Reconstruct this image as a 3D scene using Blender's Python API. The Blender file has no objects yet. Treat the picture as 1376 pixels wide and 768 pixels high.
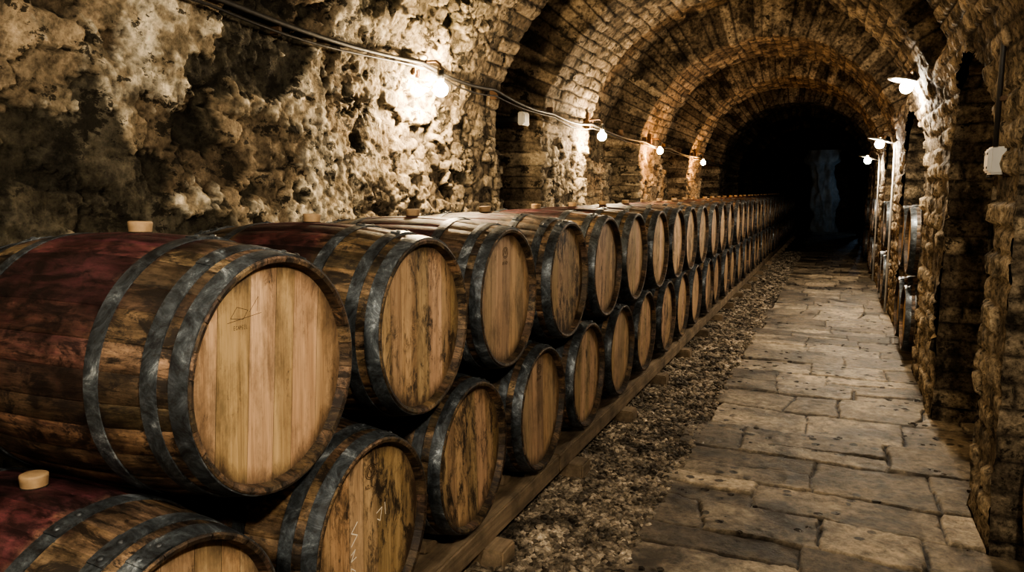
import bpy, math, random
import numpy as np
from mathutils import Vector, Matrix
random.seed(7)
H=1.55
# ------------------------------------------------------------ noise helpers
def h3(x,y,z=0.0,seed=0.0):
    v=np.sin(x*127.1+y*311.7+z*74.7+seed*53.37+1.7)*43758.5453
    return v-np.floor(v)
def vn(x,y,z,seed=0.0):
    ix,iy,iz=np.floor(x),np.floor(y),np.floor(z)
    fx,fy,fz=x-ix,y-iy,z-iz
    fx=fx*fx*(3-2*fx);fy=fy*fy*(3-2*fy);fz=fz*fz*(3-2*fz)
    r=0
    for a in(0,1):
        for b in(0,1):
            for c in(0,1):
                w=(fx if a else 1-fx)*(fy if b else 1-fy)*(fz if c else 1-fz)
                r=r+w*h3(ix+a,iy+b,iz+c,seed)
    return r*2-1
def fbm(x,y,z,o=4,seed=0.0,g=0.5):
    r=0;a=1;t=0
    for i in range(o):
        r=r+a*vn(x,y,z,seed+i*3.1);t+=a;a*=g
        x=x*2.03;y=y*2.03;z=z*2.03
    return r/t
def worley(u,v,seed=0.0):
    iu,iv=np.floor(u),np.floor(v)
    f1=np.full(u.shape,9.0);f2=np.full(u.shape,9.0);idd=np.zeros(u.shape)
    for a in(-1,0,1):
        for b in(-1,0,1):
            cu=iu+a;cv=iv+b
            pu=cu+0.12+0.76*h3(cu,cv,0,seed);pv=cv+0.12+0.76*h3(cu,cv,5,seed)
            d=np.sqrt((u-pu)**2+(v-pv)**2)
            hid=h3(cu,cv,9,seed)
            m=d<f1
            f2=np.where(m,f1,np.minimum(f2,d))
            idd=np.where(m,hid,idd);f1=np.where(m,d,f1)
    return f1,f2,idd
def ss(a,b,x):
    t=np.clip((x-a)/(b-a),0,1);return t*t*(3-2*t)
def bricks(u,v,cu,cv,seed=0.0):
    row=np.floor(v/cv);uu=u+h3(row,1.0,0,seed)*cu*3
    col=np.floor(uu/cu);fu=uu/cu-col;fv=v/cv-row
    d=np.minimum(np.minimum(fu,1-fu)*cu,np.minimum(fv,1-fv)*cv)
    return d,h3(row,col,2,seed)
def mix3(a,b,t):
    t=t[...,None];return a*(1-t)+b*t
C=lambda *c:np.array(c,dtype=float)

# ------------------------------------------------------------ node helpers
def newmat(name):
    m=bpy.data.materials.new(name);m.use_nodes=True
    nt=m.node_tree;nt.nodes.clear()
    out=nt.nodes.new('ShaderNodeOutputMaterial');b=nt.nodes.new('ShaderNodeBsdfPrincipled')
    nt.links.new(b.outputs[0],out.inputs[0])
    return m,nt,b
def setin(nt,sock,v):
    if isinstance(v,bpy.types.NodeSocket): nt.links.new(v,sock)
    elif v is not None:
        if isinstance(v,tuple) and len(v)==3 and sock.type=='RGBA': v=(*v,1)
        sock.default_value=v
def noise(nt,vec,scale,detail=5,rough=.6,dist=0):
    n=nt.nodes.new('ShaderNodeTexNoise');setin(nt,n.inputs['Vector'],vec)
    n.inputs['Scale'].default_value=scale;n.inputs['Detail'].default_value=detail
    n.inputs['Roughness'].default_value=rough;n.inputs['Distortion'].default_value=dist
    return n.outputs[0]
def ramp(nt,fac,stops):
    n=nt.nodes.new('ShaderNodeValToRGB');setin(nt,n.inputs[0],fac)
    e=n.color_ramp.elements
    while len(e)<len(stops): e.new(.5)
    for i,(p,c) in enumerate(stops):
        e[i].position=p;e[i].color=(c,c,c,1) if isinstance(c,(int,float)) else (*c,1)
    return n.outputs[0]
def mixc(nt,f,a,b,mode='MIX'):
    n=nt.nodes.new('ShaderNodeMix');n.data_type='RGBA';n.blend_type=mode
    setin(nt,n.inputs[0],f);setin(nt,n.inputs[6],a);setin(nt,n.inputs[7],b)
    return n.outputs[2]
def mth(nt,op,a,b=None,clamp=False):
    n=nt.nodes.new('ShaderNodeMath');n.operation=op;n.use_clamp=clamp
    setin(nt,n.inputs[0],a)
    if b is not None: setin(nt,n.inputs[1],b)
    return n.outputs[0]
def bump(nt,b,h,strength=.6,dist=.01,prev=None):
    n=nt.nodes.new('ShaderNodeBump');n.inputs['Strength'].default_value=strength
    n.inputs['Distance'].default_value=dist;nt.links.new(h,n.inputs['Height'])
    if prev: nt.links.new(prev,n.inputs['Normal'])
    nt.links.new(n.outputs[0],b.inputs['Normal']);return n.outputs[0]
def objco(nt): return nt.nodes.new('ShaderNodeTexCoord').outputs['Object']
def mapping(nt,vec,scale=(1,1,1),loc=None):
    n=nt.nodes.new('ShaderNodeMapping');nt.links.new(vec,n.inputs[0]);n.inputs['Scale'].default_value=scale
    if loc is not None: setin(nt,n.inputs['Location'],loc)
    return n.outputs[0]
def attr(nt,name):
    n=nt.nodes.new('ShaderNodeAttribute');n.attribute_name=name;return n.outputs['Color']
def simple(name,col,rough=.6,metal=0,nscale=40,var=.35,bs=.3):
    m,nt,b=newmat(name);co=objco(nt);n=noise(nt,co,nscale)
    c=mixc(nt,n,tuple(x*(1-var) for x in col),tuple(min(1,x*(1+var)) for x in col))
    nt.links.new(c,b.inputs['Base Color']);b.inputs['Roughness'].default_value=rough
    b.inputs['Metallic'].default_value=metal;bump(nt,b,n,bs,.002);return m
def stone_mat(name,fine=1.0,dark=.35,rough=.88,bd=.012,pit=.58,soft=False):
    m,nt,b=newmat(name);co=objco(nt);a=attr(nt,'col')
    n1=noise(nt,co,6,9,.66,.1);n2=noise(nt,co,34*fine,7,.72,.1);n3=noise(nt,co,110*fine,4,.7)
    if soft:
        c=mixc(nt,1.0,a,ramp(nt,n2,[(.34,.45),(.48,.92),(.66,1.45)]),'MULTIPLY')
        c=mixc(nt,1.0,c,ramp(nt,n1,[(.36,.45),(.5,.95),(.62,1.3)]),'MULTIPLY')
    else:
        c=mixc(nt,1.0,a,ramp(nt,n2,[(.36,dark*.6),(.46,.82),(.58,1.25),(.72,1.8)]),'MULTIPLY')
        c=mixc(nt,1.0,c,ramp(nt,n1,[(.40,.30),(.485,.85),(.60,1.35)]),'MULTIPLY')
    if pit:
        n4=noise(nt,mapping(nt,co,(1,.75,1.25)),9,9,.70,.15)
        c=mixc(nt,ramp(nt,n4,[(pit,0.0),(pit+.02,.88)]),c,(.022,.019,.013))
    nt.links.new(c,b.inputs['Base Color'])
    b.inputs['Roughness'].default_value=rough
    b.inputs['Specular IOR Level'].default_value=.25
    hh=mth(nt,'ADD',mth(nt,'MULTIPLY',n1,.5),mth(nt,'ADD',n2,mth(nt,'MULTIPLY',n3,.4)))
    bump(nt,b,hh,1.0,bd);return m
M_wall=stone_mat('rubble_plaster_wall',1.0,.35,.9,.013,.555,True)
M_vault=stone_mat('vault_stone',1.0,.4,.9,.017,.60)
M_pier=stone_mat('pier_stone',1.2,.35,.9,.016,.60)
M_gravel=stone_mat('gravel_stone',1.5,.9,.6,.002,0)
M_ground=stone_mat('earth_ground',2,.4,.95,.01,0)

def path_mat():
    m,nt,b=newmat('flagstone');co=objco(nt);a=attr(nt,'col')
    n1=noise(nt,co,2.4,8,.70,.4);n2=noise(nt,co,20,9,.78);n3=noise(nt,co,110,4,.6)
    c=mixc(nt,1.0,a,ramp(nt,n2,[(.35,.40),(.47,.88),(.64,1.5)]),'MULTIPLY')
    c=mixc(nt,1.0,c,ramp(nt,n1,[(.38,.25),(.5,.85),(.62,1.4)]),'MULTIPLY')
    sp=nt.nodes.new('ShaderNodeTexVoronoi');sp.inputs['Scale'].default_value=11
    nt.links.new(mapping(nt,co,(1,1,.01)),sp.inputs[0])
    spots=ramp(nt,mth(nt,'ADD',sp.outputs[0],mth(nt,'MULTIPLY',noise(nt,co,26),.35)),[(.40,0.0),(.45,1.0)])
    zone=ramp(nt,noise(nt,co,1.0,2),[(.46,0.0),(.52,1.0)])
    f=mth(nt,'MULTIPLY',mth(nt,'SUBTRACT',1.0,spots),zone)
    c=mixc(nt,mth(nt,'MULTIPLY',f,.9),c,(.012,.009,.007))
    nt.links.new(c,b.inputs['Base Color'])
    r=mth(nt,'SUBTRACT',ramp(nt,n1,[(.35,.34),(.65,.62)]),mth(nt,'MULTIPLY',f,.2))
    nt.links.new(r,b.inputs['Roughness'])
    bump(nt,b,mth(nt,'ADD',n2,mth(nt,'MULTIPLY',n3,.4)),1.0,.014);return m
M_path=path_mat()

def obj_random(nt): return nt.nodes.new('ShaderNodeObjectInfo').outputs['Random']
def randloc(nt):
    r=obj_random(nt);cb=nt.nodes.new('ShaderNodeCombineXYZ')
    nt.links.new(mth(nt,'MULTIPLY',r,37.0),cb.inputs[0]);nt.links.new(mth(nt,'MULTIPLY',r,91.0),cb.inputs[1])
    nt.links.new(mth(nt,'MULTIPLY',r,53.0),cb.inputs[2]);return cb.outputs[0]
def stave_mat():
    m,nt,b=newmat('oak_stave');co=objco(nt);loc=randloc(nt);a=attr(nt,'col');r=obj_random(nt)
    p=mapping(nt,co,(1,1,1),loc)
    grain=noise(nt,mapping(nt,co,(3,60,60),loc),1.0,6,.72)
    blot=noise(nt,p,6,8,.74);blot2=noise(nt,mapping(nt,co,(9,20,20),loc),1,8,.78,.6)
    spec=noise(nt,mapping(nt,co,(30,80,80),loc),1,5,.78)
    base=mixc(nt,ramp(nt,grain,[(.3,0.0),(.7,1.0)]),(.030,.019,.012),(.21,.145,.088))
    base=mixc(nt,1.0,base,a,'MULTIPLY')
    base=mixc(nt,1.0,base,ramp(nt,blot,[(.38,.28),(.5,.9),(.64,1.6)]),'MULTIPLY')
    base=mixc(nt,ramp(nt,blot2,[(.49,0.0),(.57,.92)]),base,(.012,.009,.007))
    base=mixc(nt,ramp(nt,spec,[(.55,0.0),(.64,.75)]),base,(.018,.012,.009))
    sx=nt.nodes.new('ShaderNodeSeparateXYZ');nt.links.new(co,sx.inputs[0])
    ax=mth(nt,'ABSOLUTE',sx.outputs[0])
    am=mth(nt,'ADD',ax,mth(nt,'MULTIPLY',mth(nt,'SUBTRACT',blot,.5),.24))
    am=mth(nt,'ADD',am,mth(nt,'MULTIPLY',mth(nt,'SUBTRACT',r,.5),.07))
    red=ramp(nt,am,[(.17,1.0),(.23,0.0)])
    zz=ramp(nt,mth(nt,'ADD',sx.outputs[2],.35),[(.2,.2),(.60,1.0)])
    redc=mixc(nt,grain,(.013,.005,.007),(.110,.026,.036))
    redc=mixc(nt,1.0,redc,a,'MULTIPLY')
    redc=mixc(nt,1.0,redc,ramp(nt,blot,[(.38,.45),(.62,1.5)]),'MULTIPLY')
    redc=mixc(nt,1.0,redc,ramp(nt,blot2,[(.40,1.3),(.58,.22)]),'MULTIPLY')
    c=mixc(nt,mth(nt,'MULTIPLY',mth(nt,'MULTIPLY',red,zz),.90),base,redc)
    nt.links.new(c,b.inputs['Base Color'])
    nt.links.new(ramp(nt,blot,[(.3,.46),(.7,.72)]),b.inputs['Roughness'])
    bump(nt,b,mth(nt,'ADD',grain,mth(nt,'MULTIPLY',blot2,.6)),.6,.005);return m
def head_mat():
    m,nt,b=newmat('oak_head');co=objco(nt);loc=randloc(nt);a=attr(nt,'col');r=obj_random(nt)
    grain=noise(nt,mapping(nt,co,(1,34,1.4),loc),1.0,6,.6,.3)
    fine=noise(nt,mapping(nt,co,(1,230,9),loc),1.0,4,.65)
    blot=noise(nt,mapping(nt,co,(5,8,3.6),loc),1.0,8,.72)
    st=noise(nt,mapping(nt,co,(5,20,8),loc),1.0,9,.80,.6)
    base=mixc(nt,ramp(nt,grain,[(.3,0.0),(.68,1.0)]),(.29,.192,.110),(.51,.365,.225))
    base=mixc(nt,1.0,base,a,'MULTIPLY')
    base=mixc(nt,1.0,base,ramp(nt,fine,[(.32,.75),(.55,1.05)]),'MULTIPLY')
    base=mixc(nt,1.0,base,ramp(nt,blot,[(.36,.5),(.52,1.0)]),'MULTIPLY')
    th=mth(nt,'ADD',st,mth(nt,'MULTIPLY',mth(nt,'SUBTRACT',r,.58),.16))
    stain=mth(nt,'MULTIPLY',ramp(nt,th,[(.51,0.0),(.58,1.0)]),ramp(nt,blot,[(.44,.97),(.57,.15)]))
    base=mixc(nt,stain,base,(.022,.015,.011))
    sx=nt.nodes.new('ShaderNodeSeparateXYZ');nt.links.new(co,sx.inputs[0])
    rr=mth(nt,'SQRT',mth(nt,'ADD',mth(nt,'MULTIPLY',sx.outputs[1],sx.outputs[1]),mth(nt,'MULTIPLY',sx.outputs[2],sx.outputs[2])))
    gr=ramp(nt,mth(nt,'ADD',rr,mth(nt,'MULTIPLY',mth(nt,'SUBTRACT',st,.5),.14)),[(.228,0.0),(.275,.88)])
    base=mixc(nt,gr,base,(.055,.034,.020))
    nt.links.new(base,b.inputs['Base Color']);b.inputs['Roughness'].default_value=.66
    bump(nt,b,mth(nt,'ADD',grain,mth(nt,'MULTIPLY',fine,.5)),.4,.003);return m
def hoop_mat():
    m,nt,b=newmat('galvanised_hoop');co=objco(nt);loc=randloc(nt)
    n=noise(nt,mapping(nt,co,(12,12,12),loc),1.0,9,.78,.7);n2=noise(nt,mapping(nt,co,(70,70,70),loc),1.0,5,.7)
    c=ramp(nt,n,[(.38,(.020,.021,.023)),(.49,(.058,.067,.074)),(.58,(.115,.133,.147)),(.68,(.42,.46,.48))])
    c=mixc(nt,ramp(nt,n2,[(.54,0.0),(.66,.6)]),c,(.032,.026,.022))
    nt.links.new(c,b.inputs['Base Color']);b.inputs['Metallic'].default_value=.4
    nt.links.new(ramp(nt,n,[(.3,.56),(.7,.36)]),b.inputs['Roughness'])
    bump(nt,b,n2,.4,.0018);return m
def timber_mat():
    m,nt,b=newmat('old_timber');co=objco(nt)
    g=noise(nt,mapping(nt,co,(45,2.5,45)),1.0,7,.65,.3);bl=noise(nt,co,5,5)
    c=mixc(nt,g,(.07,.050,.032),(.42,.32,.215));c=mixc(nt,1.0,c,ramp(nt,bl,[(.3,.4),(.65,1.1)]),'MULTIPLY')
    nt.links.new(c,b.inputs['Base Color']);b.inputs['Roughness'].default_value=.8
    bump(nt,b,g,.6,.006);return m
M_stave=stave_mat();M_head=head_mat();M_hoop=hoop_mat();M_timber=timber_mat()
M_bung=simple('cork_bung',(.30,.205,.115),.75,0,60)
M_gap=simple('stave_gap',(.02,.012,.008),.9)
M_chalk=simple('chalk',(.75,.70,.6),.9,0,200)
M_brand=simple('burnt_brand',(.05,.028,.014),.9)
M_black=simple('cable_rubber',(.02,.018,.016),.6)
M_steel=simple('painted_conduit',(.45,.44,.42),.5,.3)
M_pvc=simple('grey_plastic',(.36,.35,.32),.5,0,20,.12)
M_enamel=simple('white_enamel',(.75,.75,.72),.35,0,15,.1)
M_rust=simple('rusty_iron',(.10,.06,.035),.75,.4)
def emis(name,col,s):
    m,nt,b=newmat(name);b.inputs['Base Color'].default_value=(*col,1)
    b.inputs['Emission Strength'].default_value=s
    n=noise(nt,objco(nt),8);nt.links.new(mixc(nt,n,col,tuple(min(1,x*1.03) for x in col)),b.inputs['Emission Color'])
    return m

def link(o): bpy.context.scene.collection.objects.link(o);return o
def fast_mesh(name,V,F,mats,col=None,mi=None,smooth=True):
    V=np.asarray(V,dtype=np.float32);F=np.asarray(F,dtype=np.int32)
    me=bpy.data.meshes.new(name);k=F.shape[1]
    me.vertices.add(len(V));me.vertices.foreach_set('co',V.ravel())
    me.loops.add(F.size);me.loops.foreach_set('vertex_index',F.ravel())
    me.polygons.add(len(F));me.polygons.foreach_set('loop_start',np.arange(0,F.size,k,dtype=np.int32))
    try: me.polygons.foreach_set('loop_total',np.full(len(F),k,dtype=np.int32))
    except Exception: pass
    for m in mats: me.materials.append(m)
    if mi is not None: me.polygons.foreach_set('material_index',np.asarray(mi,dtype=np.int32))
    me.polygons.foreach_set('use_smooth',np.full(len(F),smooth))
    me.update(calc_edges=True)
    if col is not None:
        a=me.color_attributes.new('col','FLOAT_COLOR','POINT')
        cc=np.ones((len(V),4),dtype=np.float32);cc[:,:3]=np.clip(col.reshape(-1,3),0,1)
        a.data.foreach_set('color',cc.ravel())
    me.validate()
    return link(bpy.data.objects.new(name,me))
def grid_faces(nu,nv,keep=None,flip=False):
    i,j=np.meshgrid(np.arange(nu-1),np.arange(nv-1),indexing='ij')
    a=i*nv+j;F=np.stack([a,a+nv,a+nv+1,a+1],-1)
    if flip: F=F[...,::-1]
    if keep is not None: return F[keep]
    return F.reshape(-1,4)

# ------------------------------------------------------------ tunnel shell
XL,XR,SP=-2.4,.67,1.85
R=(XR-XL)/2;CX=(XR+XL)/2;ARC=math.pi*R;ST=2*SP+ARC
YEND=31.0
RIBS=[(6.1+3.5*k,7.4+3.5*k) for k in range(8)]
PIERS=[(-3.2,-2.2),(-.2,1.3),(3.55,4.06)]+[(5.6+3.5*k,7.1+3.5*k) for k in range(8)]
def profile(s):
    th=math.pi-(s-SP)/R
    x=np.where(s<SP,XL,np.where(s>SP+ARC,XR,CX+R*np.cos(th)))
    z=np.where(s<SP,s,np.where(s>SP+ARC,ST-s,SP+R*np.sin(th)))
    nx=np.where(s<SP,1.,np.where(s>SP+ARC,-1.,-np.cos(th)))
    nz=np.where((s<SP)|(s>SP+ARC),0.,-np.sin(th))
    return x,z,nx,nz
def ycols():
    ys=[];y=-3.2
    while y<YEND:
        ys.append(y)
        y+= .08 if y<.9 else (.0105 if y<5.2 else (.015+.0032*(y-5.2) if y<19 else .12))
    for a,b in RIBS+[(-9,5.2)]:
        for e in(a,b): ys+=list(np.linspace(e-.03,e+.03,13))
    for a,b in PIERS: ys+=[a,b]
    ys=np.array(sorted(v for v in ys if v>=-3.2));k=np.concatenate([[True],np.diff(ys)>.0015]);return ys[k]
Ys=ycols()
s1=np.arange(0,.95,.05);s2=np.arange(.95,3.5,.0115);s3=np.arange(3.5,ST-2.8,.022);s4=np.arange(ST-2.8,ST+.001,.018)
Ss=np.concatenate([s1,s2,s3,s4,[ST]])
Y,S=np.meshgrid(Ys,Ss,indexing='ij')
X0,Z0,NX,NZ=profile(S)
Yr=Y+(vn(Y*0+np.floor(Y/1.75),S/.13,Y*0,77)*.02)
def recess(Y):
    d=np.ones_like(Y)
    for a,b in RIBS+[(-9,5.2)]:
        d=np.minimum(d,1-(ss(a-.02,a+.02,Y)*(1-ss(b-.02,b+.02,Y))))
    return d
D=recess(Yr)
zr=np.where(S>ST/2,ss(2.35,2.75,Z0),1.0)
OFF=.46*D*zr*np.where(Z0<1.9,.75,1)
wob=fbm(Y*.9,S*.9,Y*0,3,1.0)*.045
wu=Y+fbm(Y*6,S*6,Y*0,3,4)*.04;wv=S+fbm(Y*6,S*6,Y*0+9,3,6)*.035
f1,f2,idd=worley(wu/.155,wv/.088,2.0)
F1,F2,idf=worley((wu+.3)/.26,(wv+.1)/.15,22.0)
g1,g2,idg=worley((wu+.02*S)/.07,wv/.045,12.0)
rub=ss(.0,.12,f2-f1);rubg=ss(0,.2,g2-g1);rubF=ss(0,.07,F2-F1)
dB,idB=bricks(wu*.6+Y*.4,wv*.5+S*.5,.30,.098,3.0);brk=ss(.0,.014,dB)
dP,idP=bricks(wu*.7+Y*.3,wv*.7+S*.3,.24,.115,9.0);brp=ss(.0,.018,dP)
isV=ss(1.9,2.2,Z0)
onR=(S>ST/2)*(1-isV)
near=(1-ss(4.3,5.1,Y+fbm(Y*2,S*2,Y*0,3,8)*.6))*(S<ST/2+.4)
fine=fbm(Y*30,S*30,Y*0,3,11)
med=fbm(Y*7,S*7,Y*0,5,13,.6)
cr=fbm(Y*2.8,S*2.8,Y*0,7,17,.64)
cr2=fbm(Y*1.9+4,S*1.9,Y*0,7,23,.58)
stoneD=rub*.028+(idd-.5)*.052*rub+rubg*.005+(idg-.5)*.010+fine*.008+med*.008
blockD=rubF*.022+(idf-.5)*.044*rubF+(idg-.5)*.010+fine*.007+med*.008
pierD=brp*.018+(idP-.5)*.040*brp+(idg-.5)*.010+fine*.007+med*.010-.01
brickD=brk*.016+(idB-.5)*.024*brk+fine*.009+med*.014
low=stoneD*(1-onR)+pierD*onR
dn=low*(1-isV)+brickD*isV
tz=ss(3.0,3.9,Y+.3*med)
pm=ss(-.08,-.06,cr)*(1-.92*tz)
hole=ss(.135,.155,cr2+.12*med)
plD=.034+.006*ss(.04,.05,cr)+rubF*.006+(idf-.5)*.016+(idg-.5)*.006+fine*.007+med*.008
nb=blockD*(1-tz)+stoneD*tz
nD=nb*(1-pm)+plD*pm-hole*.024
disp=dn*(1-near)+nD*near+wob
stoneC=mix3(mix3(C(.105,.082,.058),C(.37,.305,.215),idd),C(.030,.025,.019),1-ss(.0,.10,f2-f1))
blockC=mix3(mix3(C(.10,.076,.050),C(.34,.265,.175),idf),C(.030,.025,.018),1-ss(.0,.06,F2-F1))
pierC=mix3(mix3(C(.10,.078,.055),C(.34,.275,.19),idP),C(.16,.125,.085),1-brp)
brickC=mix3(mix3(C(.11,.084,.057),C(.33,.26,.178),idB),C(.038,.031,.024),1-brk)
lowC=mix3(stoneC,pierC,onR*1.0)
dC=mix3(lowC,brickC,isV)
plC=mix3(C(.28,.225,.15),C(.64,.56,.42),ss(-.25,.25,med+.7*fine+.35*(idg-.5)))
plC=plC*(.66+.42*ss(.03,.06,cr))[...,None]
nC=mix3(mix3(blockC,stoneC*1.1,tz),plC,pm)
nC=mix3(nC,C(.024,.022,.015)+.06*(idf*rubF)[...,None]*C(1,.84,.58),hole*.94)
nC=mix3(nC,C(.11,.095,.055),ss(.1,.4,fbm(Y*1.2,S*1.2+7,Y*0,4,41))*.4)
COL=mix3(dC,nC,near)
COL=COL*(1-.72*ss(15.5,18,Y))[...,None]  # stone colour darkened towards the far end to stand in for missing light
off=disp-OFF
P=np.stack([X0+NX*off,Y,Z0+NZ*off],-1)
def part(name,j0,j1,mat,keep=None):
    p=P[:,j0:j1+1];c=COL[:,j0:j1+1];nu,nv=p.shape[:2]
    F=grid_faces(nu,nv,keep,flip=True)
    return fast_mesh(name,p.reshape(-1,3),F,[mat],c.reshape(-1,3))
jA=int(np.searchsorted(Ss,2.9));jB=int(np.searchsorted(Ss,ST-2.55))
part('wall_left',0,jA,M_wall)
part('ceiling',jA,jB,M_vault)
OPEN=[(PIERS[i][1],PIERS[i+1][0]) for i in range(len(PIERS)-1) if i!=0 and PIERS[i+1][0]-PIERS[i][1]>.5]
ZS,ZA=1.62,2.30
yc=.5*(Ys[:-1]+Ys[1:]);zc=.5*(Z0[0,jB:-1]+Z0[0,jB+1:])
YY,ZZ=np.meshgrid(yc,zc,indexing='ij');keep=np.ones(YY.shape,bool)
for a,b in OPEN:
    hw=(b-a)/2;m=(a+b)/2
    top=ZS+(ZA-ZS)*np.sqrt(np.clip(1-((YY-m)/hw)**2,0,1))
    keep&=~((YY>a)&(YY<b)&(ZZ<top))
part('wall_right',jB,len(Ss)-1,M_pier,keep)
Vs=[];Fs=[];Cs=[];o=0
for a,b in OPEN:
    if a>20: continue
    hw=(b-a)/2;m=(a+b)/2;st=.014 if a<6 else .04
    pts=[(a,z,1,0) for z in np.arange(0,ZS,st)]
    n=int(math.pi*hw/st*.8)
    for t in np.linspace(0,math.pi,n):
        pts.append((m-hw*math.cos(t),ZS+(ZA-ZS)*math.sin(t),math.cos(t),-math.sin(t)))
    pts+=[(b,z,-1,0) for z in np.arange(ZS,-.001,-st)]
    pts=np.array(pts);xs=np.arange(XR-.01,1.75,st*1.2)
    U=np.arange(len(pts))[:,None]*st+0*xs[None];W=np.broadcast_to(xs[None],U.shape)
    bd,wi=bricks(W+fbm(U*5,W*5,U*0+3,3,3)*.035,U+fbm(U*5,W*5,U*0,3,3)*.03,.26,.115,a)
    bb=ss(0,.016,bd)
    d=bb*(.016+(wi-.5)*.032)+fbm(U*9,W*9,U*0+a,5,7,.6)*.018-.008
    py=pts[:,0][:,None]+pts[:,2][:,None]*d;pz=pts[:,1][:,None]+pts[:,3][:,None]*d
    V=np.stack([W+fbm(U*8,W*0,U*0,3,2)*.012,py,pz],-1)
    c=mix3(mix3(C(.10,.078,.055),C(.28,.225,.155),wi),C(.05,.04,.03),1-bb)
    Vs.append(V.reshape(-1,3));Cs.append(c.reshape(-1,3));Fs.append(grid_faces(*U.shape)+o);o+=U.size
fast_mesh('wall_right_jambs',np.concatenate(Vs),np.concatenate(Fs),[M_pier],np.concatenate(Cs))
def rough_plane(name,fn,us,vs,mat,nrm,tone=.6):
    U,W=np.meshgrid(us,vs,indexing='ij');w1,w2,wi=worley(U/.3,W/.2,8)
    d=ss(.02,.35,w2-w1)*.04+fbm(U*4,W*4,U*0,3,3)*.03
    V=np.stack(fn(U,W),-1)+d[...,None]*C(*nrm)
    c=mix3(C(.12,.085,.05),C(.26,.19,.115),wi)*tone
    return fast_mesh(name,V.reshape(-1,3),grid_faces(*U.shape),[mat],c.reshape(-1,3))
rough_plane('wall_recess',lambda U,W:[U*0+1.78,U,W],np.arange(-3.2,YEND,.12),np.arange(0,2.6,.12),M_pier,(-1,0,0))
rough_plane('wall_end',lambda U,W:[U,U*0+YEND,W],np.arange(-2.9,2.0,.1),np.arange(0,4.0,.1),M_pier,(0,-1,0),.3)
rough_plane('wall_back',lambda U,W:[U,U*0-3.2,W],np.arange(-2.9,2.0,.1),np.arange(0,4.0,.1),M_pier,(0,1,0))

# ------------------------------------------------------------ floor
gx=np.arange(-2.85,1.9,.06);gy=np.concatenate([np.arange(-3.3,10,.05),np.arange(10,YEND+.2,.2)])
GX,GY=np.meshgrid(gx,gy,indexing='ij')
gz=-.02+fbm(GX*3,GY*3,GX*0,3,5)*.012
gc=mix3(C(.08,.058,.04),C(.16,.12,.085),ss(-.4,.4,fbm(GX*6,GY*6,GX*0,3,9)))
fast_mesh('floor',np.stack([GX,GY,gz],-1).reshape(-1,3),grid_faces(*GX.shape),[M_ground],gc.reshape(-1,3))
rng=np.random.RandomState(11)
rows=[];y=.3
while y<YEND:
    hgt=rng.uniform(.26,.54);x=-.77+rng.uniform(-.08,.07);cuts=[x]
    while True:
        w=rng.uniform(.36,.95);x+=w
        if x>1.05: break
        cuts.append(x)
    cuts.append(1.85)
    rows.append((y,y+hgt,cuts));y+=hgt
px=np.arange(-.92,1.70,.010)
ysl=[];y=.3
while y<YEND-.9:
    ysl.append(y);y+=.04 if y<2.5 else .010 if y<6 else .010+.0035*(y-6)
py=np.array(ysl);PX,PY=np.meshgrid(px,py,indexing='ij')
qx=PX+fbm(PX*5,PY*5,PX*0,4,2,.6)*.03;qy=PY+fbm(PX*4,PY*4,PX*0+5,4,7,.6)*.035+.05*np.sin(PX*1.7+1)+.04*vn(PX*1.3,PY*.9,PX*0,51)
dist=np.full(PX.shape,-1.);sid=np.zeros(PX.shape);lx=np.zeros(PX.shape);ly=np.zeros(PX.shape)
for i,(a,b,cuts) in enumerate(rows):
    mr=(qy>=a)&(qy<b)
    if not mr.any(): continue
    for j in range(len(cuts)-1):
        c0,c1=cuts[j],cuts[j+1];sk=rng.uniform(-.12,.12)
        m=mr&(qx>=c0)&(qx<c1)
        dd=np.minimum(np.minimum(qy-a,b-qy),np.minimum(qx-c0,c1-qx))
        k=rng.rand();kk=k
        if rng.rand()<.22:
            mid=(a+b)/2+rng.uniform(-.05,.05)+sk*(qx-(c0+c1)/2);dd=np.minimum(dd,np.abs(qy-mid));kk=np.where(qy>mid,k,rng.rand())
        elif (c1-c0)>.62 and rng.rand()<.4:
            mid=(c0+c1)/2+sk+sk*2*(qy-a);dd=np.minimum(dd,np.abs(qx-mid));kk=np.where(qx>mid,k,rng.rand())
        dist=np.where(m,dd,dist);sid=np.where(m,kk,sid);lx=np.where(m,qx-(c0+c1)/2,lx);ly=np.where(m,qy-(a+b)/2,ly)
jw=.000+.007*ss(-.1,.6,fbm(PX*3,PY*3,PX*0,2,61))
edge=ss(0,1,np.clip((dist-jw)/.008,0,1))
tilt=lx*(h3(sid*91,sid*0+1)-.5)*.035+ly*(h3(sid*57,sid*0+3)-.5)*.04
PZ=np.where(dist<0,-.06,.006+edge*(.018+(h3(sid*13,sid*0)-.5)*.014+tilt)+fbm(PX*4,PY*4,PX*0,5,3,.6)*.007+fbm(PX*18,PY*18,PX*0,3,6)*.005)
pc=mix3(mix3(C(.12,.097,.070),C(.41,.335,.24),sid),C(.028,.023,.018),1-ss(.0,.9,edge))
pc=mix3(pc,C(.37,.30,.21),ss(.0,.5,fbm(PX*2.5,PY*2.5,PX*0,4,21))*.35*edge)
xm=.5*(px[:-1]+px[1:]);ym=.5*(py[:-1]+py[1:]);XM,YM=np.meshgrid(xm,ym,indexing='ij')
kp=XM<.66
for a,b in OPEN: kp|=(YM>a+.02)&(YM<b-.02)
fast_mesh('flagstone_path',np.stack([PX,PY,PZ],-1).reshape(-1,3),grid_faces(*PX.shape,keep=kp),[M_path],pc.reshape(-1,3))
t=(1+5**.5)/2
ico=np.array([(-1,t,0),(1,t,0),(-1,-t,0),(1,-t,0),(0,-1,t),(0,1,t),(0,-1,-t),(0,1,-t),(t,0,-1),(t,0,1),(-t,0,-1),(-t,0,1)])/math.sqrt(1+t*t)
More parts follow.
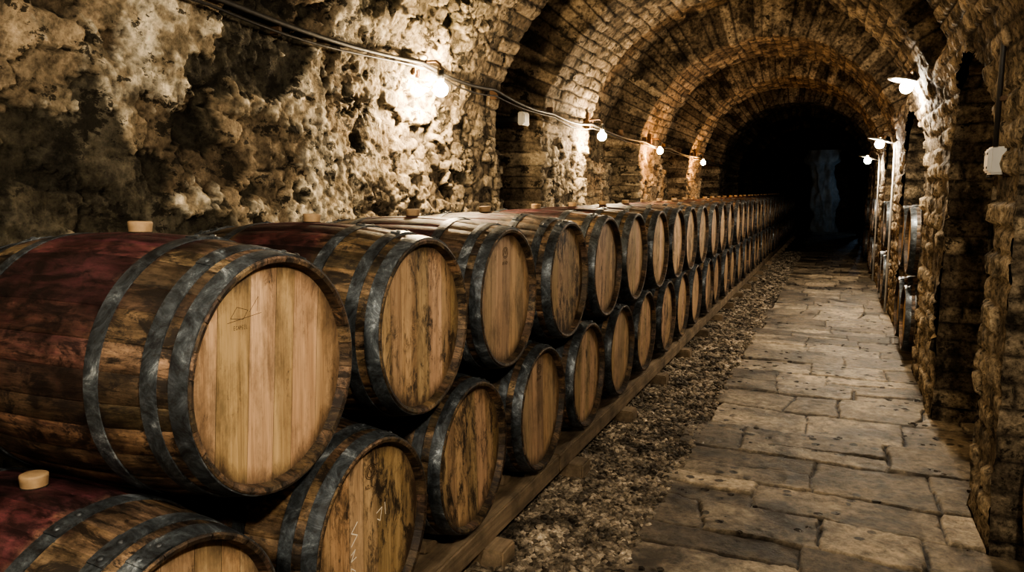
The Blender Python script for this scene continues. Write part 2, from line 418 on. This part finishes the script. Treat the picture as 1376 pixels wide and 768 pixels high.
icf=np.array([(0,11,5),(0,5,1),(0,1,7),(0,7,10),(0,10,11),(1,5,9),(5,11,4),(11,10,2),(10,7,6),(7,1,8),(3,9,4),(3,4,2),(3,2,6),(3,6,8),(3,8,9),(4,9,5),(2,4,11),(6,2,10),(8,6,7),(9,8,1)])
def pebbles(n,x0,x1,y0,y1,r0,r1,bias=1.0):
    cx=rng.uniform(x0,x1,n);cy=y0+(y1-y0)*rng.rand(n)**bias
    r=rng.uniform(r0,r1,n);cz=.0+r*.3+rng.rand(n)*.016
    sc=np.stack([r*rng.uniform(.8,1.5,n),r*rng.uniform(.7,1.2,n),r*rng.uniform(.4,.8,n)],-1)
    v=ico[None]*(1+rng.uniform(-.25,.25,(n,12,1)))*sc[:,None,:]
    an=rng.uniform(0,math.pi*2,n);tl=rng.uniform(-.6,.6,n)
    c,s_=np.cos(tl)[:,None],np.sin(tl)[:,None]
    v=np.stack([v[...,0]*c-v[...,2]*s_,v[...,1],v[...,0]*s_+v[...,2]*c],-1)
    c,s_=np.cos(an)[:,None],np.sin(an)[:,None]
    v=np.stack([v[...,0]*c-v[...,1]*s_,v[...,0]*s_+v[...,1]*c,v[...,2]],-1)
    v+=np.stack([cx,cy,cz],-1)[:,None,:]
    k=rng.rand(n)[:,None];w=rng.rand(n)[:,None]
    col=(C(.075,.060,.045)*(1-k)+C(.42,.355,.27)*k)*(.6+.6*w)
    return v.reshape(-1,3),np.repeat(col,12,0),n
vs=[];cs=[];nt_=0
for a in [(17000,-1.5,-.72,1.9,5.2,.009,.021),(9000,-1.5,-.72,5.2,10,.012,.024),(5000,-1.5,-.72,10,20,.02,.032),(2500,-2.3,-1.5,1.5,4.0,.012,.024)]:
    v,c,n=pebbles(*a);vs.append(v);cs.append(c);nt_+=n
F=(icf[None]+12*np.arange(nt_)[:,None,None]).reshape(-1,3)
fast_mesh('gravel_bed',np.concatenate(vs),F,[M_gravel],np.concatenate(cs),smooth=False)

# ------------------------------------------------------------ generic builder
import bmesh
class MB:
    def __init__(s): s.v=[];s.f=[];s.m=[];s.c=[];s.sm=[]
    def add(s,vs,fs,mi,col=(1,1,1),smooth=False):
        o=len(s.v);s.v+=[tuple(p) for p in vs];s.c+=[col]*len(vs)
        for f in fs: s.f.append([i+o for i in f]);s.m.append(mi);s.sm.append(smooth)
    def box(s,c,size,mi,rot=None,bev=.006,col=(1,1,1)):
        x,y,z=[d/2 for d in size];b=min(bev,x*.4,y*.4,z*.4);vs=[]
        bm=bmesh.new();bmesh.ops.create_cube(bm,size=1)
        for v in bm.verts: v.co=Vector((v.co.x*size[0],v.co.y*size[1],v.co.z*size[2]))
        bmesh.ops.bevel(bm,geom=bm.edges[:],offset=b,segments=2,affect='EDGES')
        for v in bm.verts:
            p=v.co.copy()
            if rot is not None: p=rot@p
            vs.append(p+Vector(c))
        bm.verts.index_update()
        s.add(vs,[[v.index for v in f.verts] for f in bm.faces],mi,col);bm.free()
    def lathe(s,prof,mi,o=(0,0,0),rot=None,n=24,smooth=True):
        vs=[];fs=[];k=len(prof)
        for i in range(n):
            a=2*math.pi*i/n
            for r,z in prof:
                p=Vector((r*math.cos(a),r*math.sin(a),z))
                if rot is not None: p=rot@p
                vs.append(p+Vector(o))
        for i in range(n):
            for j in range(k-1):
                fs.append((i*k+j,((i+1)%n)*k+j,((i+1)%n)*k+j+1,i*k+j+1))
        s.add(vs,fs,mi,smooth=smooth)
    def tube(s,pts,r,mi,n=8):
        pts=[Vector(p) for p in pts];vs=[];fs=[]
        for i,p in enumerate(pts):
            d=(pts[min(i+1,len(pts)-1)]-pts[max(i-1,0)]).normalized()
            up=Vector((0,0,1)) if abs(d.z)<.9 else Vector((0,1,0))
            a=d.cross(up).normalized();b=d.cross(a)
            for k in range(n):
                t=2*math.pi*k/n;vs.append(p+a*math.cos(t)*r+b*math.sin(t)*r)
        for i in range(len(pts)-1):
            for k in range(n): fs.append((i*n+k,i*n+(k+1)%n,(i+1)*n+(k+1)%n,(i+1)*n+k))
        fs.append(list(range(n))[::-1]);fs.append([(len(pts)-1)*n+k for k in range(n)])
        s.add(vs,fs,mi,smooth=True)
    def mesh(s,name,mats):
        me=bpy.data.meshes.new(name);me.from_pydata(s.v,[],s.f)
        for m in mats: me.materials.append(m)
        me.polygons.foreach_set('material_index',s.m);me.polygons.foreach_set('use_smooth',s.sm)
        a=me.color_attributes.new('col','FLOAT_COLOR','POINT')
        a.data.foreach_set('color',np.concatenate([np.array(s.c),np.ones((len(s.c),1))],1).astype(np.float32).ravel())
        me.update();return me
    def obj(s,name,mats,loc=(0,0,0)):
        o=link(bpy.data.objects.new(name,s.mesh(name,mats)));o.location=loc;return o

# ------------------------------------------------------------ barrels
L2=.475;RH=.291;RB=.338
def rad(x): return RH+(RB-RH)*(1-(abs(x)/L2)**2.1)
def barrel_mesh(seed,marks=0):
    rg=random.Random(seed);b=MB()
    ns=30
    widths=[rg.uniform(.8,1.25) for _ in range(ns)];tot=sum(widths);a=rg.uniform(0,.2)
    xs=[-L2+2*L2*i/22 for i in range(23)]
    for w in widths:
        da=2*math.pi*w/tot;k=rg.uniform(.50,1.4);col=(k*rg.uniform(.95,1.05),k*rg.uniform(.92,1.02),k*rg.uniform(.85,1.05))
        sub=[0,.05,.5,.95,1];vs=[];fs=[]
        for x in xs:
            r=rad(x)
            for t in sub:
                rr=r-(.0022 if t in(0,1) else 0);an=a+da*t
                vs.append((x,rr*math.cos(an),rr*math.sin(an)))
        n=len(sub)
        for i in range(len(xs)-1):
            for j in range(n-1): fs.append((i*n+j,i*n+j+1,(i+1)*n+j+1,(i+1)*n+j))
        b.add(vs,fs,0,col,True)
        for sg in(1,-1):
            vs=[];fs=[]
            pr=[(L2,RH),(L2+.002,RH-.005),(L2-.001,RH-.015),(L2-.028,RH-.021),(L2-.037,RH-.021)]
            for t in(.012,.5,.988):
                an=a+da*t
                for x,r in pr: vs.append((sg*x,r*math.cos(an),r*math.sin(an)))
            for i in range(2):
                for j in range(4):
                    q=(i*5+j,i*5+j+1,(i+1)*5+j+1,(i+1)*5+j);fs.append(q if sg<0 else q[::-1])
            b.add(vs,fs,0,tuple(c*.9 for c in col),False)
        a+=da
    rh=RH-.0205
    for sg in(1,-1):
        x=sg*(L2-.028)
        n=48;b.add([(x-sg*.006,(rh+.004)*math.cos(2*math.pi*i/n),(rh+.004)*math.sin(2*math.pi*i/n)) for i in range(n)],[list(range(n))],4)
        nb=rg.choice([6,7,7,8]);ws=[rg.uniform(.7,1.3) for _ in range(nb)];tt=sum(ws);y=-rh;tl=rg.uniform(-.05,.05)
        for w in ws:
            y0=y+.0007;y1=y+2*rh*w/tt-.0007;y+=2*rh*w/tt
            y0=max(y0,-rh+.0005);y1=min(y1,rh-.0005)
            up=[];dn=[]
            for i in range(9):
                yy=y0+(y1-y0)*i/8;zz=math.sqrt(max(0,rh*rh-yy*yy));up.append((yy,zz));dn.append((yy,-zz))
            k=rg.uniform(.72,1.15);col=(k,k*rg.uniform(.93,1.02),k*rg.uniform(.86,1.02))
            lo=[(x,p[0]*math.cos(tl)-p[1]*math.sin(tl),p[0]*math.sin(tl)+p[1]*math.cos(tl)) for p in dn+up[::-1]]
            b.add(lo,[list(range(len(lo))) if sg>0 else list(range(len(lo)))[::-1]],1,col)
            m=len(lo);b.add(lo+[(p[0]-sg*.006,p[1],p[2]) for p in lo],[(i,(i+1)%m,m+(i+1)%m,m+i) for i in range(m)],1,tuple(c*.4 for c in col))
    for sg in(1,-1):
        for (h0,h1) in((.002,.046),(.076,.116),(.228,.268)):
            x0=sg*(L2-h0);x1=sg*(L2-h1);xm=(x0+x1)/2;n=96;vs=[];fs=[];t=.0030
            pr=[(x0,rad(x0)-.001),(x0,rad(x0)+t),(xm,rad(xm)+t+.0008),(x1,rad(x1)+t),(x1,rad(x1)-.001)]
            for i in range(n):
                an=2*math.pi*i/n;wv=.0008*math.sin(an*5+h0*90)
                for xx,r in pr: vs.append((xx,(r+wv)*math.cos(an),(r+wv)*math.sin(an)))
            for i in range(n):
                for j in range(4):
                    q=(i*5+j,((i+1)%n)*5+j,((i+1)%n)*5+j+1,i*5+j+1);fs.append(q if sg>0 else q[::-1])
            b.add(vs,fs,2,(1,1,1),False)
            a0=math.pi/2+rg.uniform(-.5,.35);vs=[];fs=[]
            for i in range(9):
                an=a0+.26*i/8
                for xx,r in pr: vs.append((xx,(r+.0030)*math.cos(an),(r+.0030)*math.sin(an)))
            for i in range(8):
                for j in range(4):
                    q=(i*5+j,(i+1)*5+j,(i+1)*5+j+1,i*5+j+1);fs.append(q if sg>0 else q[::-1])
            fs.append((0,1,2,3,4));fs.append((40,41,42,43,44));b.add(vs,fs,2)
            for da in(.05,.21):
                an=a0+da;r=rad(xm)+t+.003;c=Vector((xm,r*math.cos(an),r*math.sin(an)))
                rot=Vector((0,math.cos(an),math.sin(an))).to_track_quat('Z','Y').to_matrix()
                b.lathe([(.0085,0),(.007,.0025),(.004,.0045),(.0001,.005)],2,c,rot,10)
    b.lathe([(.0001,RB-.004),(.030,RB-.004),(.031,RB+.001),(.026,RB+.002)],4,(0,0,0),None,20)
    b.lathe([(.028,RB-.003),(.030,RB+.015),(.031,RB+.024),(.0305,RB+.028),(.026,RB+.030),(.0001,RB+.030)],3,(0,0,0),None,24)
    xx=L2-.0275
    def rib(pts,w,mi):
        for i in range(len(pts)-1):
            p=Vector((pts[i][0],pts[i][1]));q=Vector((pts[i+1][0],pts[i+1][1]));d=(q-p)
            if d.length<1e-6: continue
            d.normalize();nn=Vector((-d.y,d.x))*w/2;p=p-d*w*.2;q=q+d*w*.2
            b.add([(xx,*(p+nn)),(xx,*(p-nn)),(xx,*(q-nn)),(xx,*(q+nn))],[(0,1,2,3)],mi)
    def glyphs(cx,cz,h,n,w,mi):
        x=cx
        for k in range(n):
            g=rg.randint(0,4)
            if g==0: rib([(x,cz),(x,cz+h),(x+h*.5,cz+h*.6),(x,cz+h*.4)],w,mi)
            if g==1: rib([(x,cz),(x+h*.25,cz+h),(x+h*.5,cz)],w,mi);rib([(x+h*.1,cz+h*.4),(x+h*.4,cz+h*.4)],w,mi)
            if g==2: rib([(x+h*.25+h*.26*math.cos(t*.6),cz+h*.5+h*.5*math.sin(t*.6)) for t in range(1,11)],w,mi)
            if g==3: rib([(x,cz+h),(x,cz),(x+h*.4,cz)],w,mi)
            if g==4: rib([(x+h*.4,cz+h),(x,cz+h),(x,cz),(x+h*.4,cz)],w,mi);rib([(x,cz+h*.5),(x+h*.35,cz+h*.5)],w,mi)
            x+=h*.72
    if marks in(1,3):
        cz=.19
        for r in(.030,.023): rib([(r*math.cos(t*.35),cz+r*.75*math.sin(t*.35)) for t in range(19)],.0022,5)
        rib([(-.02,cz-.008),(-.008,cz+.012),(0,cz-.004),(.01,cz+.012),(.02,cz-.008)],.003,5)
        glyphs(-.03,cz-.05,.013,6,.002,5)
    if marks==2:
        rib([(-.14,.15),(-.12,.175),(-.085,.165),(-.10,.145),(-.14,.15)],.0012,5);rib([(-.08,.16),(-.05,.195),(-.055,.16)],.0012,5)
        rib([(-.15,.14),(-.04,.155)],.0012,5);glyphs(-.13,.122,.009,7,.001,5)
    if marks==3:
        rib([(-.07,.06),(-.10,.035),(-.07,.02),(-.10,-.005)],.0035,6)
        rib([(-.10,-.03),(-.08,-.02),(-.10,-.05),(-.075,-.045)],.0035,6)
        rib([(-.10,-.10),(-.10,-.07),(-.08,-.085),(-.08,-.11)],.003,6)
        rib([(.03,.05),(.06,.06),(.05,.02),(.035,.03)],.003,6);rib([(.075,.07),(.08,.03)],.003,6)
    return b.mesh('wine_barrel_mesh',[M_stave,M_head,M_hoop,M_bung,M_gap,M_brand,M_chalk])
variants=[barrel_mesh(3,2),barrel_mesh(5,0),barrel_mesh(8,1),barrel_mesh(13,3),barrel_mesh(21,0),barrel_mesh(34,0)]
def barrel(vi,loc,flip=False,roll=0):
    o=link(bpy.data.objects.new('wine_barrel',variants[vi%6]));o.location=loc
    o.rotation_euler=(roll,0,math.pi if flip else 0);return o
SPC=.713;ZL=.522;ZU=1.102;XC=-1.228-L2
rb=random.Random(4)
up=[0,1,2,4,5,1];lo=[4,3,1,2,0,4]
nomark=[0,1,4,5]
for i in range(34):
    barrel(up[i%6] if i<6 else rb.choice(nomark),(XC+rb.uniform(-.012,.012),1.42+SPC*i,ZU),roll=rb.uniform(-.06,.06))
for i in range(36):
    y=1.44-SPC*.5+SPC*i
    barrel(lo[i%6] if i<6 else rb.choice(nomark),(XC+rb.uniform(-.012,.012),y,ZL),roll=rb.uniform(-.06,.06))
for (a,b) in OPEN:
    if a<2:
        barrel(1,(.74+L2,3.12,.38),True);continue
    if a<5 or a>18: continue
    for zc_ in(.40,1.10):
        for k in(0,1): barrel(rb.choice(nomark),(.60+L2,a+.46+.73*k,zc_),True)
for (a,b) in OPEN:
    if a<5 or a>18: continue
    r=MB()
    for x in(.60+.2,.60+.75):
        r.box((x,(a+b)/2-.1,.058),(.08,1.55,.03),0)
        r.box((x,(a+b)/2-.1,.75),(.04,1.5,.012),0)
    r.obj('barrel_rack',[M_timber])
r=MB()
for xr in(-1.315,-2.03):
    y=.3
    while y<26.5:
        l=3.2;r.box((xr+random.uniform(-.008,.008),y+l/2,.145),(.135,l-.01,.10),0,Matrix.Rotation(random.uniform(-.002,.002),3,'Z'),.008);y+=l
y=1.62
while y<26:
    r.box((-1.64,y,.050),(.94,.13,.09),0,Matrix.Rotation(random.uniform(-.04,.04),3,'Z'),.008);y+=1.05
for i in range(36):
    y=1.44-SPC*.5+SPC*i
    for sg in(-1,1):
        if y<14: r.box((-1.38,y+sg*.175,.208),(.07,.09,.045),0,Matrix.Rotation(sg*.35,3,'X'),.004)
r.obj('barrel_stillage',[M_timber])

# ------------------------------------------------------------ lamps
def bulb_obj(parts,c,r): 
    parts.lathe([(.0001,-r)]+[(r*math.cos(t),r*math.sin(t)) for t in np.linspace(-1.4,1.2,12)]+[(r*.4,r*1.15),(r*.36,r*1.5)],1,c,None,24)
def wall_bulb(loc,wallx,col,s,r=.033):
    m=emis('bulb_glow',col,s);b=MB();x,y,z=loc
    sg=1 if wallx<x else -1
    bulb_obj(b,loc,r)
    b.lathe([(.016,r*1.3),(.02,r*1.5),(.02,r*1.5+.05),(.0001,r*1.5+.052)],0,loc,None,16)
    zt=z+r*1.5+.05
    b.tube([(x,y,zt-.01),(x,y,zt+.03),(x-sg*.03,y,zt+.05),(wallx-sg*.06,y,zt+.05)],.008,2)
    b.box((wallx+sg*.0,y,zt+.04),(.05,.07,.16),2)
    return b.obj('wall_lamp',[M_black,m,M_rust])
WARM=(1.0,.76,.48);WH=(1.0,.86,.68);OR=(1,.50,.18)
wall_bulb((-2.17,3.95,2.14),-2.32,WARM,1500,.042)
wall_bulb((-2.15,7.18,2.08),-2.30,WARM,1250,.043)
wall_bulb((-2.18,9.95,2.07),-2.32,OR,850,.040)
wall_bulb((-2.16,13.3,2.03),-2.30,OR,650,.042)
def shade_lamp(loc,s,r=.036,col=WH,tilt=.25):
    m=emis('bulb_glow',col,s);b=MB();x,y,z=loc
    rot=Matrix.Rotation(tilt,3,'Y')
    bulb_obj(b,loc,r)
    b.lathe([(.02,.055),(.03,.075),(.085,.062),(.155,.042),(.157,.039),(.084,.056),(.028,.068),(.018,.05)],0,loc,rot,32)
    b.lathe([(.022,.05),(.024,.11),(.0001,.115)],2,loc,rot,16)
    b.tube([(x+.02,y,z+.10),(x+.04,y,z+.15),(x+.10,y,z+.16),(x+.16,y,z+.13),(XR+.03,y,z+.04)],.009,2)
    b.box((XR,y,z+.02),(.05,.08,.12),2)
    return b.obj('bracket_lamp',[M_enamel,m,M_rust])
shade_lamp((.47,6.95,H+.83),1650,.048)
shade_lamp((.45,10.4,H+.57),1250,.052)
shade_lamp((.44,14.0,H+.50),900,.055)
shade_lamp((.40,.55,2.35),1450,.06)
def fill_pendant(loc,s,r=.07):
    m=emis('bulb_glow',WH,s);b=MB();x,y,z=loc
    bulb_obj(b,loc,r)
    b.lathe([(.03,.10),(.05,.13),(.15,.10),(.2,.06),(.2,.055),(.15,.093),(.05,.12)],0,loc,None,32)
    b.tube([(x,y,z+.1),(x,y,3.45)],.006,2)
    return b.obj('fill_lamp',[M_enamel,m,M_black])
fill_pendant((-.55,-.9,2.55),850)  # added fill lamp behind the camera, out of view
m=emis('cold_fill',(.40,.66,1.0),85);b=MB();bulb_obj(b,(.95,29.1,1.9),.06);b.tube([(.95,29.1,1.98),(.95,29.1,2.6)],.008,0);b.obj('fill_lamp',[M_black,m])  # added cool fill lamp hidden in a side bay to light the pillar

# ------------------------------------------------------------ cables, boxes, conduits
b=MB()
pts=[(-.5,2.34),(2.26,2.30),(3.9,2.29),(4.9,2.26),(6.1,2.20),(7.2,2.20),(9.4,2.16),(10.9,2.16),(13.3,2.13),(18,2.1)]
line=[]
for (y0,z0),(y1,z1) in zip(pts[:-1],pts[1:]):
    for t in np.linspace(0,1,12,endpoint=False): line.append((-2.265,y0+(y1-y0)*t,z0+(z1-z0)*t-.03*math.sin(math.pi*t)))
b.tube(line,.012,0);b.tube([(x+.012,y,z-.035-.012*math.sin(y*3)) for x,y,z in line],.006,0,6)
for y in np.arange(.4,17.5,1.15): b.box((-2.31,y,2.29-.010*y),(.06,.03,.07),1)
b.obj('electric_cable',[M_black,M_rust])
b=MB();b.box((0,0,0),(.05,.14,.11),0,None,.008);b.box((.027,0,0),(.008,.10,.07),0,None,.003)
b.tube([(0,0,.05),(.0,.0,.10)],.01,1);b.box((-.12,0,0),(.2,.05,.05),1);b.obj('junction_box',[M_pvc,M_black],(-2.42,5.82,2.14))
b=MB();b.box((0,0,0),(.06,.11,.12),0,None,.008);b.box((-.032,0,0),(.01,.085,.09),0,None,.004)
b.tube([(-.02,0,-.06),(-.02,0,-.075)],.012,1)
for z in(-.03,.03):
    for y in(-.035,.035): b.lathe([(.006,0),(.005,.003),(.0001,.003)],1,(-.037,y,z),Matrix.Rotation(-math.pi/2,3,'Y'),8)
b.obj('junction_box',[M_pvc,M_black],(.63,3.88,1.68))
b=MB();b.tube([(0,0,0),(0,0,.45),(-.012,0,.7),(-.09,0,1.0),(-.25,0,1.25)],.011,0)
for z in(.2,.55): b.box((.015,0,z),(.03,.04,.02),1)
b.obj('conduit_pipe',[M_black,M_rust],(.615,3.82,1.74))
b=MB();b.tube([(.60,5.0,2.44),(.53,4.3,2.50),(.52,3.6,2.56)],.012,0);b.obj('metal_pipe',[M_steel])
for y in(10.35,13.9):
    b=MB();b.tube([(0,0,0),(0,0,2.1)],.014,0);b.box((.02,0,.6),(.04,.05,.03),0);b.box((.02,0,1.6),(.04,.05,.03),0);b.obj('conduit_pipe',[M_steel],(.62,y,0.04))
# pale eroded stone pillar against the end wall
th=np.linspace(0,2*math.pi,73);zz=np.arange(0,3.1,.05)
T,Zp=np.meshgrid(th,zz,indexing='ij')
w_=.42-.06*Zp/3+.24*ss(2.45,2.65,Zp)+fbm(np.cos(T)*2.2,np.sin(T)*2.2,Zp*1.6,4,3)*.30
V=np.stack([-.35+w_*np.cos(T)-.06*Zp,30.6+w_*.6*np.sin(T),Zp],-1)
fast_mesh('stone_pillar',V.reshape(-1,3),grid_faces(*T.shape),[simple('limewashed_stone',(.26,.28,.28),.9,0,3,.95,1.0)],None)

w=bpy.data.worlds.new('World');bpy.context.scene.world=w;w.use_nodes=True
w.node_tree.nodes['Background'].inputs[0].default_value=(.02,.03,.05,1);w.node_tree.nodes['Background'].inputs[1].default_value=.05
try:
    bpy.context.scene.view_settings.look='AgX - High Contrast'
except Exception as e: print(e)
cd=bpy.data.cameras.new('Camera');cam=link(bpy.data.objects.new('Camera',cd))
cd.sensor_width=36;cd.lens=36*1000/1376;cd.clip_start=.05
cam.location=(0,0,H);cam.rotation_euler=(math.radians(90-7.29),0,math.radians(23.45))
bpy.context.scene.camera=cam
